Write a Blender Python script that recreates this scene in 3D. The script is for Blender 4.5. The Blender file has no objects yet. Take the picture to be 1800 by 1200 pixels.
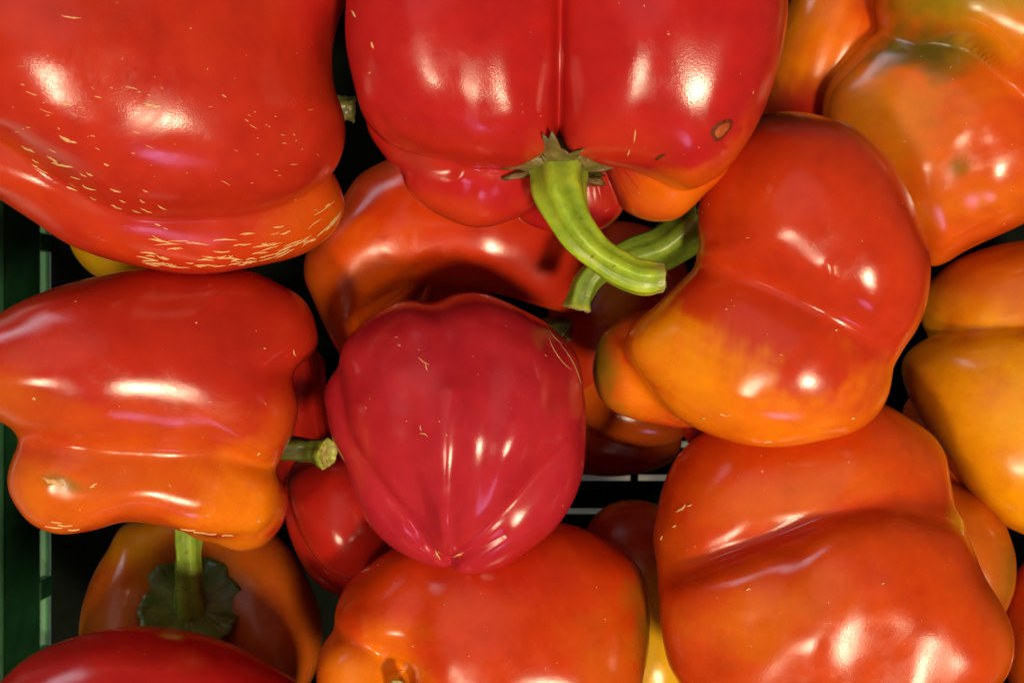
import bpy, math, random
import numpy as np
from mathutils import Vector

# ------------------------------------------------------------------ camera, world, lamps, exposure
scene = bpy.context.scene
H = 0.475                       # camera height above the crate floor (m)
FPX = 1800.0                    # focal length in photo pixels (photo 1800 x 1200)
cam_d = bpy.data.cameras.new("Camera")
cam = bpy.data.objects.new("Camera", cam_d)
scene.collection.objects.link(cam)
cam.location = (0, 0, H)
cam_d.sensor_width = 36.0
cam_d.lens = 36.0 * FPX / 1800.0
cam_d.clip_start, cam_d.clip_end = 0.01, 50
cam_d.dof.use_dof = True
cam_d.dof.focus_distance = 0.305
cam_d.dof.aperture_fstop = 20
scene.camera = cam

world = bpy.data.worlds.new("World")
scene.world = world
world.use_nodes = True
bg = world.node_tree.nodes["Background"]
bg.inputs[0].default_value = (1.0, 0.86, 0.78, 1)
bg.inputs[1].default_value = 0.085

def lamp(name, direction, dist, size, power, col, size_y=None, target=(0, 0, 0.14)):
    d = bpy.data.lights.new(name, 'AREA')
    d.shape = 'DISK' if size_y is None else 'RECTANGLE'
    d.size = size
    if size_y: d.size_y = size_y
    d.energy = power
    d.color = col
    o = bpy.data.objects.new(name, d)
    scene.collection.objects.link(o)
    v = Vector(direction).normalized()
    o.location = Vector(target) + v * dist
    o.rotation_euler = (-v).to_track_quat('-Z', 'Y').to_euler()
    return o

lamp("shop_spotlight", (0.27, -0.42, 0.85), 1.7, 0.25, 24.0, (1.0, 0.80, 0.53))
lamp("shop_spotlight", (-0.34, -0.38, 0.85), 1.9, 0.22, 13.0, (1.0, 0.81, 0.55))
lamp("violet_spotlight", (0.10, -0.88, 0.42), 2.0, 0.18, 2.4, (0.62, 0.45, 1.0))
lamp("ceiling_panel_light", (-0.30, 0.30, 0.90), 2.2, 1.9, 4.2, (1.0, 0.82, 0.82))
lamp("shop_window_light", (-0.58, 0.72, 0.27), 1.9, 1.2, 10.0, (0.78, 0.87, 1.0), 0.5)

scene.view_settings.view_transform = 'Standard'
scene.view_settings.look = 'None'
scene.view_settings.exposure = 0.0
scene.view_settings.gamma = 1.0

# ------------------------------------------------------------------ materials
def new_mat(name):
    m = bpy.data.materials.new(name); m.use_nodes = True
    nt = m.node_tree
    return m, nt, nt.nodes["Principled BSDF"]

def N(nt, kind, **kw):
    n = nt.nodes.new(kind)
    for k, v in kw.items():
        if k.startswith('i_'):
            n.inputs[k[2:].replace('_', ' ')].default_value = v
        else:
            setattr(n, k, v)
    return n

def ramp(nt, src, stops):
    r = nt.nodes.new("ShaderNodeValToRGB")
    e = r.color_ramp.elements
    e[0].position, e[0].color = stops[0][0], stops[0][1]
    e[1].position, e[1].color = stops[-1][0], stops[-1][1]
    for p, c in stops[1:-1]:
        x = e.new(p); x.color = c
    nt.links.new(src, r.inputs[0])
    return r

def g(v): return (v, v, v, 1)

def skin_material():
    m, nt, b = new_mat("pepper_skin")
    L = nt.links.new
    tc = N(nt, "ShaderNodeTexCoord")
    at = N(nt, "ShaderNodeAttribute", attribute_name="ripeness_and_shade")
    # cloudy pigment variation
    n1 = N(nt, "ShaderNodeTexNoise", i_Scale=48.0, i_Detail=6.0, i_Roughness=0.68)
    L(tc.outputs["Object"], n1.inputs["Vector"])
    r1 = ramp(nt, n1.outputs["Fac"], [(0.28, (0.84, 0.68, 0.8, 1)), (0.5, (1, 1, 1, 1)), (0.72, (1.08, 1.32, 1.0, 1))])
    mul = N(nt, "ShaderNodeMix", data_type='RGBA', blend_type='MULTIPLY'); mul.inputs[0].default_value = 1.0
    L(at.outputs["Color"], mul.inputs[6]); L(r1.outputs[0], mul.inputs[7])
    # pale pin-prick specks in the skin
    vo = N(nt, "ShaderNodeTexVoronoi", i_Scale=260.0, i_Randomness=1.0)
    L(tc.outputs["Object"], vo.inputs["Vector"])
    sep = N(nt, "ShaderNodeSeparateColor"); L(vo.outputs["Color"], sep.inputs[0])
    gate = N(nt, "ShaderNodeMath", operation='GREATER_THAN'); gate.inputs[1].default_value = 0.90
    L(sep.outputs[0], gate.inputs[0])
    dot = ramp(nt, vo.outputs["Distance"], [(0.02, g(1)), (0.075, g(0))])
    mm = N(nt, "ShaderNodeMath", operation='MULTIPLY'); L(gate.outputs[0], mm.inputs[0]); L(dot.outputs[0], mm.inputs[1])
    m3 = N(nt, "ShaderNodeMath", operation='MULTIPLY'); L(mm.outputs[0], m3.inputs[0]); m3.inputs[1].default_value = 0.45
    mix = N(nt, "ShaderNodeMix", data_type='RGBA'); L(m3.outputs[0], mix.inputs[0]); L(mul.outputs[2], mix.inputs[6])
    mix.inputs[7].default_value = (0.85, 0.42, 0.14, 1)
    L(mix.outputs[2], b.inputs["Base Color"])
    # waxy gloss, uneven
    n2 = N(nt, "ShaderNodeTexNoise", i_Scale=90.0, i_Detail=3.0)
    L(tc.outputs["Object"], n2.inputs["Vector"])
    r2 = ramp(nt, n2.outputs["Fac"], [(0.3, g(0.14)), (0.7, g(0.22))])
    n5 = N(nt, "ShaderNodeTexNoise", i_Scale=38.0, i_Detail=6.0, i_Roughness=0.7, i_Distortion=0.8)
    L(tc.outputs["Object"], n5.inputs["Vector"])
    r5 = ramp(nt, n5.outputs["Fac"], [(0.52, g(0)), (0.68, g(0.16))])       # handled, dusty patches
    ad = N(nt, "ShaderNodeMath", operation='ADD'); L(r2.outputs[0], ad.inputs[0]); L(r5.outputs[0], ad.inputs[1])
    L(ad.outputs[0], b.inputs["Roughness"])
    b.inputs["IOR"].default_value = 1.48
    b.inputs["Subsurface Weight"].default_value = 0.18
    b.inputs["Subsurface Radius"].default_value = (1.0, 0.22, 0.05)
    b.inputs["Subsurface Scale"].default_value = 0.006
    # micro relief of the skin cells + slow waviness
    n3 = N(nt, "ShaderNodeTexNoise", i_Scale=2600.0, i_Detail=2.0)
    L(tc.outputs["Object"], n3.inputs["Vector"])
    bp = N(nt, "ShaderNodeBump"); bp.inputs["Strength"].default_value = 0.13; bp.inputs["Distance"].default_value = 0.00025
    L(n3.outputs["Fac"], bp.inputs["Height"])
    n4 = N(nt, "ShaderNodeTexNoise", i_Scale=70.0, i_Detail=2.0)
    L(tc.outputs["Object"], n4.inputs["Vector"])
    bp2 = N(nt, "ShaderNodeBump"); bp2.inputs["Strength"].default_value = 0.06; bp2.inputs["Distance"].default_value = 0.0015
    L(n4.outputs["Fac"], bp2.inputs["Height"]); L(bp.outputs[0], bp2.inputs["Normal"])
    L(bp2.outputs[0], b.inputs["Normal"])
    return m

def stem_material(name="pepper_stem", brown=0.66, bump=0.35):
    m, nt, b = new_mat(name)
    L = nt.links.new
    tc = N(nt, "ShaderNodeTexCoord")
    at = N(nt, "ShaderNodeAttribute", attribute_name="ripeness_and_shade")
    n1 = N(nt, "ShaderNodeTexNoise", i_Scale=160.0, i_Detail=5.0, i_Roughness=0.65)
    L(tc.outputs["Object"], n1.inputs["Vector"])
    r1 = ramp(nt, n1.outputs["Fac"], [(0.3, (0.62, 0.72, 0.6, 1)), (0.5, (1, 1, 1, 1)), (0.72, (1.45, 1.25, 1.3, 1))])
    mul = N(nt, "ShaderNodeMix", data_type='RGBA', blend_type='MULTIPLY'); mul.inputs[0].default_value = 1.0
    L(at.outputs["Color"], mul.inputs[6]); L(r1.outputs[0], mul.inputs[7])
    n2 = N(nt, "ShaderNodeTexNoise", i_Scale=330.0, i_Detail=3.0)
    L(tc.outputs["Object"], n2.inputs["Vector"])
    r2 = ramp(nt, n2.outputs["Fac"], [(brown, g(0)), (brown + 0.07, g(0.8))])
    mix = N(nt, "ShaderNodeMix", data_type='RGBA'); L(r2.outputs[0], mix.inputs[0]); L(mul.outputs[2], mix.inputs[6])
    mix.inputs[7].default_value = (0.13, 0.10, 0.03, 1)
    L(mix.outputs[2], b.inputs["Base Color"])
    b.inputs["Roughness"].default_value = 0.36
    b.inputs["Subsurface Weight"].default_value = 0.1
    b.inputs["Subsurface Radius"].default_value = (0.4, 0.8, 0.1)
    b.inputs["Subsurface Scale"].default_value = 0.003
    bp = N(nt, "ShaderNodeBump"); bp.inputs["Strength"].default_value = bump; bp.inputs["Distance"].default_value = 0.0008
    L(n1.outputs["Fac"], bp.inputs["Height"]); L(bp.outputs[0], b.inputs["Normal"])
    return m

def plain_material(name, c0, c1, scale, rough, bump=0.2, dist=0.0004, spec=0.5):
    m, nt, b = new_mat(name)
    L = nt.links.new
    tc = N(nt, "ShaderNodeTexCoord")
    n1 = N(nt, "ShaderNodeTexNoise", i_Scale=scale, i_Detail=5.0, i_Roughness=0.6)
    L(tc.outputs["Object"], n1.inputs["Vector"])
    r1 = ramp(nt, n1.outputs["Fac"], [(0.3, (*c0, 1)), (0.7, (*c1, 1))])
    L(r1.outputs[0], b.inputs["Base Color"])
    b.inputs["Roughness"].default_value = rough
    b.inputs["Specular IOR Level"].default_value = spec
    bp = N(nt, "ShaderNodeBump"); bp.inputs["Strength"].default_value = bump; bp.inputs["Distance"].default_value = dist
    L(n1.outputs["Fac"], bp.inputs["Height"]); L(bp.outputs[0], b.inputs["Normal"])
    return m

SKIN = skin_material()
STEM = stem_material()
DRY = stem_material("dry_calyx", 0.49, 1.0)
RUSSET = plain_material("russet_crack", (0.62, 0.30, 0.09), (0.85, 0.56, 0.24), 700, 0.6)
SCAR_RIM = plain_material("scar_edge", (0.10, 0.012, 0.004), (0.20, 0.03, 0.008), 900, 0.3, 0.5)
SCAR = plain_material("scar_tissue", (0.30, 0.05, 0.012), (0.50, 0.12, 0.03), 700, 0.28, 0.5)
CRATE = plain_material("green_plastic", (0.008, 0.060, 0.020), (0.016, 0.10, 0.034), 90, 0.42, 0.15)
BASE = plain_material("dark_plastic", (0.005, 0.008, 0.005), (0.009, 0.012, 0.008), 60, 0.8, 0.08, spec=0.05)
SHELF = plain_material("pale_shelf_paint", (0.72, 0.71, 0.66), (0.80, 0.79, 0.74), 30, 0.5, 0.05)

# ------------------------------------------------------------------ geometry helpers
CAM = np.array([0.0, 0.0, H])

def pix_dir(x, y):
    return np.stack([(np.asarray(x, float) - 900) / FPX, -(np.asarray(y, float) - 600) / FPX, -np.ones_like(np.asarray(x, float))], -1)

def catmull(pts, n, closed=False):
    P = np.asarray(pts, float)
    m = len(P)
    if closed:
        idx = lambda i: P[i % m]; segs = m
    else:
        ext = np.vstack([2 * P[0] - P[1], P, 2 * P[-1] - P[-2]])
        idx = lambda i: ext[i + 1]; segs = m - 1
    out = []
    per = max(2, n // segs)
    t = np.linspace(0, 1, per, endpoint=False)[:, None]
    for i in range(segs):
        a, b, c, d = idx(i - 1), idx(i), idx(i + 1), idx(i + 2)
        out.append(0.5 * (2 * b + (c - a) * t + (2 * a - 5 * b + 4 * c - d) * t * t + (3 * b - a - 3 * c + d) * t ** 3))
    out = np.vstack(out)
    return out if closed else np.vstack([out, P[-1]])

def cube_sphere(n):
    """directions and quads of an n x n x 6 cube sphere, corners welded"""
    a = np.tan(np.linspace(-math.pi / 4, math.pi / 4, n + 1))
    U, V = np.meshgrid(a, a, indexing='ij')
    one = np.ones_like(U)
    faces = [(one, U, V), (-one, V, U), (V, one, U), (U, -one, V), (U, V, one), (V, U, -one)]
    vs, qs = [], []
    off = 0
    for f in faces:
        vs.append(np.stack([c.ravel() for c in f], -1))
        i, j = np.meshgrid(np.arange(n), np.arange(n), indexing='ij')
        k = (i * (n + 1) + j).ravel() + off
        qs.append(np.stack([k, k + n + 1, k + n + 2, k + 1], -1))
        off += (n + 1) ** 2
    v = np.vstack(vs); q = np.vstack(qs)
    v /= np.linalg.norm(v, axis=1)[:, None]
    key = np.round(v * 1e5).astype(np.int64)
    _, first, inv = np.unique(key, axis=0, return_index=True, return_inverse=True)
    return v[first], inv.ravel()[q]

_cs = {}
def get_sphere(n):
    if n not in _cs: _cs[n] = cube_sphere(n)
    return _cs[n]

def sines(seed, wl, n=7):
    r = np.random.RandomState(seed)
    k = r.normal(size=(n, 3)); k /= np.linalg.norm(k, axis=1)[:, None]
    k *= (2 * math.pi / (wl * r.uniform(0.7, 1.6, n)))[:, None]
    ph = r.uniform(0, 6.28, n)
    return k, ph
def sine_noise(p, kp):
    k, ph = kp
    return np.sin(p @ k.T + ph).sum(1) / math.sqrt(len(ph))

def sstep(a, b, x):
    t = np.clip((x - a) / (b - a), 0, 1)
    return t * t * (3 - 2 * t)

def make_mesh(name, verts, faces, mat, parent=None, loc=(0, 0, 0), smooth=True, colors=None):
    me = bpy.data.meshes.new(name)
    verts = np.asarray(verts, float) - np.asarray(loc, float)
    if isinstance(faces, np.ndarray):
        me.vertices.add(len(verts)); me.vertices.foreach_set("co", verts.astype(np.float32).ravel())
        nf, w = faces.shape
        me.loops.add(nf * w); me.loops.foreach_set("vertex_index", faces.astype(np.int32).ravel())
        me.polygons.add(nf)
        me.polygons.foreach_set("loop_start", np.arange(0, nf * w, w, dtype=np.int32))
        me.polygons.foreach_set("loop_total", np.full(nf, w, dtype=np.int32))
        me.update(calc_edges=True); me.validate()
    else:
        me.from_pydata([tuple(v) for v in verts], [], faces); me.update()
    if smooth:
        me.polygons.foreach_set("use_smooth", np.ones(len(me.polygons), dtype=bool))
    if colors is not None:
        a = me.color_attributes.new("ripeness_and_shade", 'FLOAT_COLOR', 'POINT')  # vertex pigment; some skin tints also carry painted shade
        c = np.ones((len(verts), 4), np.float32); c[:, :3] = colors
        a.data.foreach_set("color", c.ravel())
    me.materials.append(mat)
    o = bpy.data.objects.new(name, me)
    scene.collection.objects.link(o)
    if parent is None:
        o.location = loc
    else:
        o.parent = parent
    return o

# ------------------------------------------------------------------ a pepper
# every lobe is an outline with real thickness; the skin is the smooth union of the lobes
class Pepper:
    def __init__(s, label, c, D, lobes, blend=9, res=80, base=(0.5, 0.03, 0.01), tint=(), creases=(), dents=(),
                 seed=1, wave=2.2, zc=-70, group="bell peppers heaped in the crate", name="bell_pepper"):
        s.c, s.D, s.seed = c, D, seed
        s.s = D / FPX
        d0 = pix_dir(*c)
        s.P0 = CAM + d0 * D
        ez = CAM - s.P0; s.Lc = np.linalg.norm(ez); ez /= s.Lc
        ex = np.array([1.0, 0, 0]); ex -= ez * ex.dot(ez); ex /= np.linalg.norm(ex)
        ey = np.cross(ez, ex)
        s.R = np.stack([ex, ey, ez])          # world -> local rows
        s.blend = blend * s.s
        s.O = np.array([0.0, 0.0, zc * s.s])
        s.lobes = []
        for lb in lobes:
            z0 = lb.get('z', 0)
            outline = catmull(lb['o'], 160, True)
            xy = s.loc(outline[:, 0], outline[:, 1], z0)[:, :2]
            cxy = s.loc(*lb['c'], z0)[:2] if 'c' in lb else xy.mean(0)
            rel = xy - cxy
            th = np.arctan2(rel[:, 1], rel[:, 0]); rr = np.hypot(rel[:, 0], rel[:, 1])
            order = np.argsort(th); th, rr = th[order], rr[order]
            T = np.linspace(-math.pi, math.pi, 721)
            Rt = np.interp(T, th, rr, period=2 * math.pi)
            ker = np.hanning(19); ker /= ker.sum()
            Rt = np.convolve(np.concatenate([Rt[-10:-1], Rt, Rt[1:10]]), ker, 'valid')
            # ellipse fit for the middle of the lobe
            A = np.stack([np.ones_like(T), np.cos(2 * T), np.sin(2 * T)], 1)
            co = np.linalg.lstsq(A, 1 / Rt ** 2, rcond=None)[0]
            h = lb['h'] * s.s
            hb = lb.get('hb', lb['h']) * s.s
            s.lobes.append((cxy, z0 * s.s, T, Rt, co, h, hb, lb.get('n', 2.2), 0.5 * (Rt.mean() + h)))
        s.creases = []
        for pl, w, dep in creases:
            q = catmull(pl, 12) if len(pl) > 2 else np.asarray(pl, float)
            s.creases.append((s.loc(q[:, 0], q[:, 1], 0)[:, :2], w * s.s, dep * s.s))
        s.dents = [(s.loc(x, y, z), r * s.s, dep * s.s) for x, y, z, r, dep in dents]
        s.wv = [(sines(seed, 150 * s.s), wave * s.s), (sines(seed + 77, 85 * s.s), 0.25 * wave * s.s)]
        # ---- skin
        dirs, quads = get_sphere(res)
        r = s.solve(dirs)
        P = s.O + dirs * r[:, None]
        s.rmax = np.linalg.norm(P, axis=1).max()
        col = s.colour(P, base, tint)
        W = s.world(P)
        zmin = W[:, 2].min()
        s.base_loc = np.array([s.P0[0], s.P0[1], zmin])
        root = bpy.data.objects.new(name, None)
        root.empty_display_size = 0.01
        scene.collection.objects.link(root)
        root.location = s.base_loc
        root["label"] = label; root["category"] = "pepper"; root["group"] = group
        s.root = root
        s.zrange = (zmin, W[:, 2].max())
        make_mesh("flesh", W, quads, SKIN, root, s.base_loc, True, col)

    def loc(s, x, y, z):
        """photo pixel + height towards the camera (px) -> local metric point"""
        d = pix_dir(x, y) @ s.R.T
        zz = np.asarray(z, float) * s.s
        t = (zz - s.Lc) / d[..., 2]
        return np.stack([d[..., 0] * t, d[..., 1] * t, zz + 0 * t], -1)

    def world(s, P): return P @ s.R + s.P0

    def f(s, P, fine=True):
        tot = None
        k = s.blend
        for cxy, z0, T, Rt, co, h, hb, n, rm in s.lobes:
            x = P[:, 0] - cxy[0]; y = P[:, 1] - cxy[1]
            rho = np.hypot(x, y); th = np.arctan2(y, x)
            idx = (th + math.pi) * (720 / (2 * math.pi)); i0 = np.clip(idx.astype(np.int32), 0, 719); fr = idx - i0
            R1 = Rt[i0] * (1 - fr) + Rt[i0 + 1] * fr
            q = np.maximum(co[0] + co[1] * np.cos(2 * th) + co[2] * np.sin(2 * th), 1e-6)
            R0 = 1 / np.sqrt(q)
            w = sstep(0.15, 0.95, rho / R1)
            u = rho / (R0 * (1 - w) + R1 * w)
            dz = P[:, 2] - z0
            v = np.abs(dz) / np.where(dz > 0, h, hb)
            d = ((u ** n + v ** n) ** (1 / n) - 1) * rm
            if tot is None: tot = d
            else:
                hh = np.clip(0.5 + 0.5 * (d - tot) / k, 0, 1)
                tot = d * (1 - hh) + tot * hh - k * hh * (1 - hh)
        if fine:
            for pl, w, dep in s.creases:
                dm = None
                for a, b in zip(pl[:-1], pl[1:]):
                    ab = b - a; L2 = ab.dot(ab) + 1e-12
                    t = np.clip(((P[:, 0] - a[0]) * ab[0] + (P[:, 1] - a[1]) * ab[1]) / L2, 0, 1)
                    dd = (P[:, 0] - a[0] - t * ab[0]) ** 2 + (P[:, 1] - a[1] - t * ab[1]) ** 2
                    dm = dd if dm is None else np.minimum(dm, dd)
                tot = tot + dep * np.exp(-dm / (w * w)) * sstep(-0.004, 0.006, P[:, 2])
            for c0, r0, dep in s.dents:
                dd = ((P - c0) ** 2).sum(1)
                tot = tot + dep * np.exp(-dd / (r0 * r0))
            for kp, amp in s.wv:
                tot = tot + amp * sine_noise(P, kp)
        return tot

    def solve(s, dirs):
        R = max(np.linalg.norm(lb[0]) + lb[3].max() + max(lb[5], lb[6]) * 0.6 + abs(lb[1]) for lb in s.lobes) * 1.05 + abs(s.O[2])
        n = len(dirs)
        hi = np.full(n, R); lo = np.full(n, R)
        todo = np.ones(n, bool)
        steps = 26
        for i in range(1, steps + 1):
            r = R * (1 - i / (steps + 1.0))
            ii = np.nonzero(todo)[0]
            if not len(ii): break
            fv = s.f(s.O + dirs[ii] * r, False)
            hit = fv < 0
            lo[ii] = r
            hi[ii[~hit]] = r
            todo[ii[hit]] = False
        hi = np.minimum(hi * 1.02 + 0.002, R); lo = np.maximum(lo * 0.96 - 0.003, 0.0)
        for _ in range(11):
            mid = 0.5 * (hi + lo)
            neg = s.f(s.O + dirs * mid[:, None]) < 0
            lo = np.where(neg, mid, lo); hi = np.where(neg, hi, mid)
        return 0.5 * (lo + hi)

    def colour(s, P, base, tint):
        col = np.tile(np.asarray(base, float), (len(P), 1))
        k1 = sines(s.seed + 5, 90 * s.s); k2 = sines(s.seed + 6, 38 * s.s)
        n3 = sine_noise(P, sines(s.seed + 8, 16 * s.s)); n1 = sine_noise(P, k1); n2 = sine_noise(P, k2)
        for t in tint:
            x, y, z, rx, ry, ang, c, a = t
            c0 = s.loc(x, y, z); d = P - c0
            ca, sa = math.cos(math.radians(ang)), -math.sin(math.radians(ang))
            u = (d[:, 0] * ca + d[:, 1] * sa) / (rx * s.s)
            v = (-d[:, 0] * sa + d[:, 1] * ca) / (ry * s.s)
            w3 = d[:, 2] / (max(rx, ry) * s.s * 1.3)
            m = np.sqrt(u * u + v * v + w3 * w3) * (1 + 0.16 * n1 + 0.09 * n2 + 0.05 * n3)
            w = (a * (1 - sstep(0.25, 1.15, m)))[:, None]
            col = col * (1 - w) + np.asarray(c, float) * w
        return np.clip(col * (1 + 0.03 * n2[:, None]), 0, 1)

    def on_skin(s, x, y):
        """where the camera ray through a photo pixel meets the skin (local)"""
        x = np.asarray(x, float); y = np.asarray(y, float)
        d = pix_dir(x, y) @ s.R.T
        o = np.array([0, 0, s.Lc])
        n = len(x)
        d /= np.linalg.norm(d, axis=1)[:, None]
        t = np.full(n, s.Lc - s.rmax * 1.1); hi = np.full(n, np.nan)
        step = 0.0012
        alive = np.ones(n, bool)
        for _ in range(160):
            ii = np.nonzero(alive)[0]
            if not len(ii): break
            p = o + d[ii] * t[ii, None]
            hit = s.f(p) < 0
            hi[ii[hit]] = t[ii[hit]]; alive[ii[hit]] = False
            t[ii[~hit]] += step
        ok = ~np.isnan(hi)
        hi = np.where(ok, hi, t); lo = hi - step
        for _ in range(10):
            m = 0.5 * (lo + hi)
            neg = s.f(o + d * m[:, None]) < 0
            hi = np.where(neg, m, hi); lo = np.where(neg, lo, m)
        return o + d * hi[:, None], ok

    def normal(s, P):
        e = 2e-4
        G = np.stack([s.f(P + np.eye(3)[i] * e) - s.f(P - np.eye(3)[i] * e) for i in range(3)], 1)
        return G / (np.linalg.norm(G, axis=1)[:, None] + 1e-12)

    def flecks(s, items, name="skin_cracks", mat=None, lift=0.35):
        """corky cracks: (x, y, length, angle, width, bend) in photo pixels, lying on the skin"""
        m = 7
        XX, YY, F = [], [], []
        t = np.linspace(-1, 1, m)
        for x, y, ln, ang, wd, bend in items:
            ca, sa = math.cos(math.radians(ang)), math.sin(math.radians(ang))
            jit = np.random.RandomState(int(abs(x * 7 + y * 13)) % 9999)
            cxl = t * ln / 2; cyl = bend * (1 - t * t) + jit.uniform(-.25, .25, m) * wd
            prof = (1 - np.abs(t) ** 2.2) * wd * 0.5 * jit.uniform(0.65, 1.2, m) + 0.12
            for off in (-1, 0, 1):
                ly = cyl + off * prof
                XX.append(x + cxl * ca - ly * sa); YY.append(y + cxl * sa + ly * ca)
        P, ok = s.on_skin(np.concatenate(XX), np.concatenate(YY))
        nr = s.normal(P)
        up = np.tile(np.concatenate([np.full(m, 0.06), np.full(m, lift), np.full(m, 0.06)]) * 1e-3, len(items))
        V = s.world(P + nr * up[:, None])
        zl = P[:, 2].reshape(len(items), -1)
        for k in range(len(items)):
            # skip a crack that would fall off the rim of the skin
            if not ok[k * 21:k * 21 + 21].all() or np.ptp(zl[k]) > 0.012: continue
            for rr_ in range(2):
                for i in range(m - 1):
                    a = k * 21 + rr_ * m + i
                    F.append((a, a + 1, a + m + 1, a + m))
        used = sorted({i for f in F for i in f}); mp = {u: i for i, u in enumerate(used)}
        F = [tuple(mp[i] for i in f) for f in F]
        o = make_mesh(name, V[used], F, mat or RUSSET, s.root, s.base_loc, True)
        if len(items) > 1: o["kind"] = "stuff"
        return o

    def dust(s, n, box_, seed):
        """tiny pale nicks and dust on the skin"""
        r = np.random.RandomState(seed)
        s.flecks([(r.uniform(box_[0], box_[2]), r.uniform(box_[1], box_[3]), min(9, 1.5 + r.exponential(1.6)), r.uniform(0, 180), r.uniform(0.7, 1.4), r.uniform(-.5, .5)) for _ in range(n)], name="dust_specks", lift=0.1)

    def patch(s, x, y, rx, ry, ang, name, mat, lift=0.1):
        """a thin oval scab on the skin"""
        rings, seg = 4, 28
        X, Y, U = [x], [y], [lift]
        ca, sa = math.cos(math.radians(ang)), math.sin(math.radians(ang))
        rs = np.random.RandomState(3)
        wob = 1 + 0.08 * np.sin(np.arange(seg) * 2 * math.pi / seg * 3 + 1) + rs.uniform(-.04, .04, seg)
        for k in range(1, rings + 1):
            for i in range(seg):
                a = 2 * math.pi * i / seg
                u, v = rx * k / rings * math.cos(a) * wob[i], ry * k / rings * math.sin(a) * wob[i]
                X.append(x + u * ca - v * sa); Y.append(y + u * sa + v * ca); U.append(lift * (1.0 if k < rings else 0.3))
        P, ok = s.on_skin(np.array(X), np.array(Y))
        nr = s.normal(P)
        W = s.world(P + nr * (np.array(U) * 1e-3)[:, None])
        F = [(0, 1 + i, 1 + (i + 1) % seg) for i in range(seg)]
        for k in range(rings - 1):
            a0, b0 = 1 + k * seg, 1 + (k + 1) * seg
            F += [(a0 + i, b0 + i, b0 + (i + 1) % seg, a0 + (i + 1) % seg) for i in range(seg)]
        return make_mesh(name, W, F, mat, s.root, s.base_loc, True)

    def calyx(s, x, y, z, axis, r, cup=0.0, col=(0.16, 0.22, 0.03), rim=(0.14, 0.11, 0.035), ragged=0.3, seed=3, thick=5, curl=8, dry=True):
        """ragged collar round the stem's root: axis = stem direction in local px axes (x right, y up, z to camera)"""
        rs = np.random.RandomState(seed)
        c0 = s.loc(x, y, z)
        T = np.asarray(axis, float); T /= np.linalg.norm(T)
        a = np.cross(T, [0.3, 0.1, 0.9]); a /= np.linalg.norm(a); b = np.cross(T, a)
        seg, rings = 110, 9
        ang = np.linspace(0, 2 * math.pi, seg, endpoint=False)
        p = rs.uniform(0, 6, 4)
        lob = 1 + ragged * (0.55 * np.cos(5 * ang + p[0]) + 0.30 * np.sin(8 * ang + p[1]) + 0.25 * np.sin(13 * ang + p[2])) + rs.uniform(-.3, .3, seg) * ragged
        wav = curl * (np.sin(4 * ang + p[3]) + 0.6 * np.sin(9 * ang + p[1])) + rs.uniform(-1, 1, seg) * curl * 0.4
        V, C = [], []
        for side in (1, -1):
            for k in range(rings + 1):
                f = 0.05 + 0.95 * k / rings
                rad = r * f * (1 + (lob - 1) * f ** 3)
                hgt = -cup * f * f + wav * max(0, f - 0.45) ** 1.5 * 2 + side * thick * 0.5 * (1 - 0.6 * f) + rs.uniform(-.6, .6, seg)
                V.append(c0 + ((np.cos(ang) * rad)[:, None] * a + (np.sin(ang) * rad)[:, None] * b + hgt[:, None] * T) * s.s)
                w = np.clip((f - 0.4) / 0.5 * rs.uniform(0.4, 1.6, seg), 0, 1)[:, None]
                C.append((np.asarray(col) * (1 - w) + np.asarray(rim) * w) * rs.uniform(0.8, 1.15, (seg, 1)))
        F = []
        def q(A, B, flip):
            for i in range(seg):
                f = (A * seg + i, B * seg + i, B * seg + (i + 1) % seg, A * seg + (i + 1) % seg)
                F.append(f[::-1] if flip else f)
        for k in range(rings): q(k, k + 1, False); q(rings + 1 + k, rings + 2 + k, True)
        q(rings, 2 * rings + 1, False)
        return make_mesh("calyx", s.world(np.vstack(V)), F, DRY if dry else STEM, s.root, s.base_loc, True, np.vstack(C))

    def stem(s, path, col=(0.22, 0.34, 0.025), col2=None, tip=(0.22, 0.26, 0.06), ribs=5, rib=0.07, seed=2, cut=True, cutcol=(0.42, 0.42, 0.14), flat=1.0, twist=1.2):
        """path: (x, y, z, radius) in photo pixels, root first"""
        rs = np.random.RandomState(seed)
        Q = catmull(path, 64)
        Pn = s.loc(Q[:, 0], Q[:, 1], Q[:, 2]); R = Q[:, 3] * s.s
        R = R * (1 + 0.035 * np.sin(np.linspace(0, 13, len(R)) + seed) + 0.02 * np.sin(np.linspace(0, 31, len(R)) + 2 * seed))
        n, seg = len(Pn), 44
        T = np.gradient(Pn, axis=0); T /= np.linalg.norm(T, axis=1)[:, None]
        up = np.array([0.1, 0.2, 1.0]); e1 = np.cross(T[0], up); e1 /= np.linalg.norm(e1)
        V, C = [], []
        ph = np.linspace(0, 2 * math.pi, seg, endpoint=False)
        p0 = rs.uniform(0, 6, 4)
        for i in range(n):
            e1 = e1 - T[i] * e1.dot(T[i]); e1 /= np.linalg.norm(e1); e2 = np.cross(T[i], e1)
            t = i / (n - 1)
            tw = twist * t
            shape = 1 + rib * (1 - 2 * np.abs(np.sin(0.5 * (ribs * (ph + tw) + p0[0])))) + 0.02 * np.sin(17 * ph + 4 * t + p0[1]) + 0.5 * rib * np.sin(3 * ph - tw + p0[1]) + 0.018 * np.sin(11 * ph + 9 * t + p0[2]) \
                + 0.015 * np.sin(23 * t + 2 * ph + p0[3])
            if t > 0.94: shape = shape * (1 + 0.10 * (t - 0.94) / 0.06) + rs.uniform(-.03, .03, seg)
            ring = Pn[i] + R[i] * shape[:, None] * (np.cos(ph)[:, None] * e1 + flat * np.sin(ph)[:, None] * e2)
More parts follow.
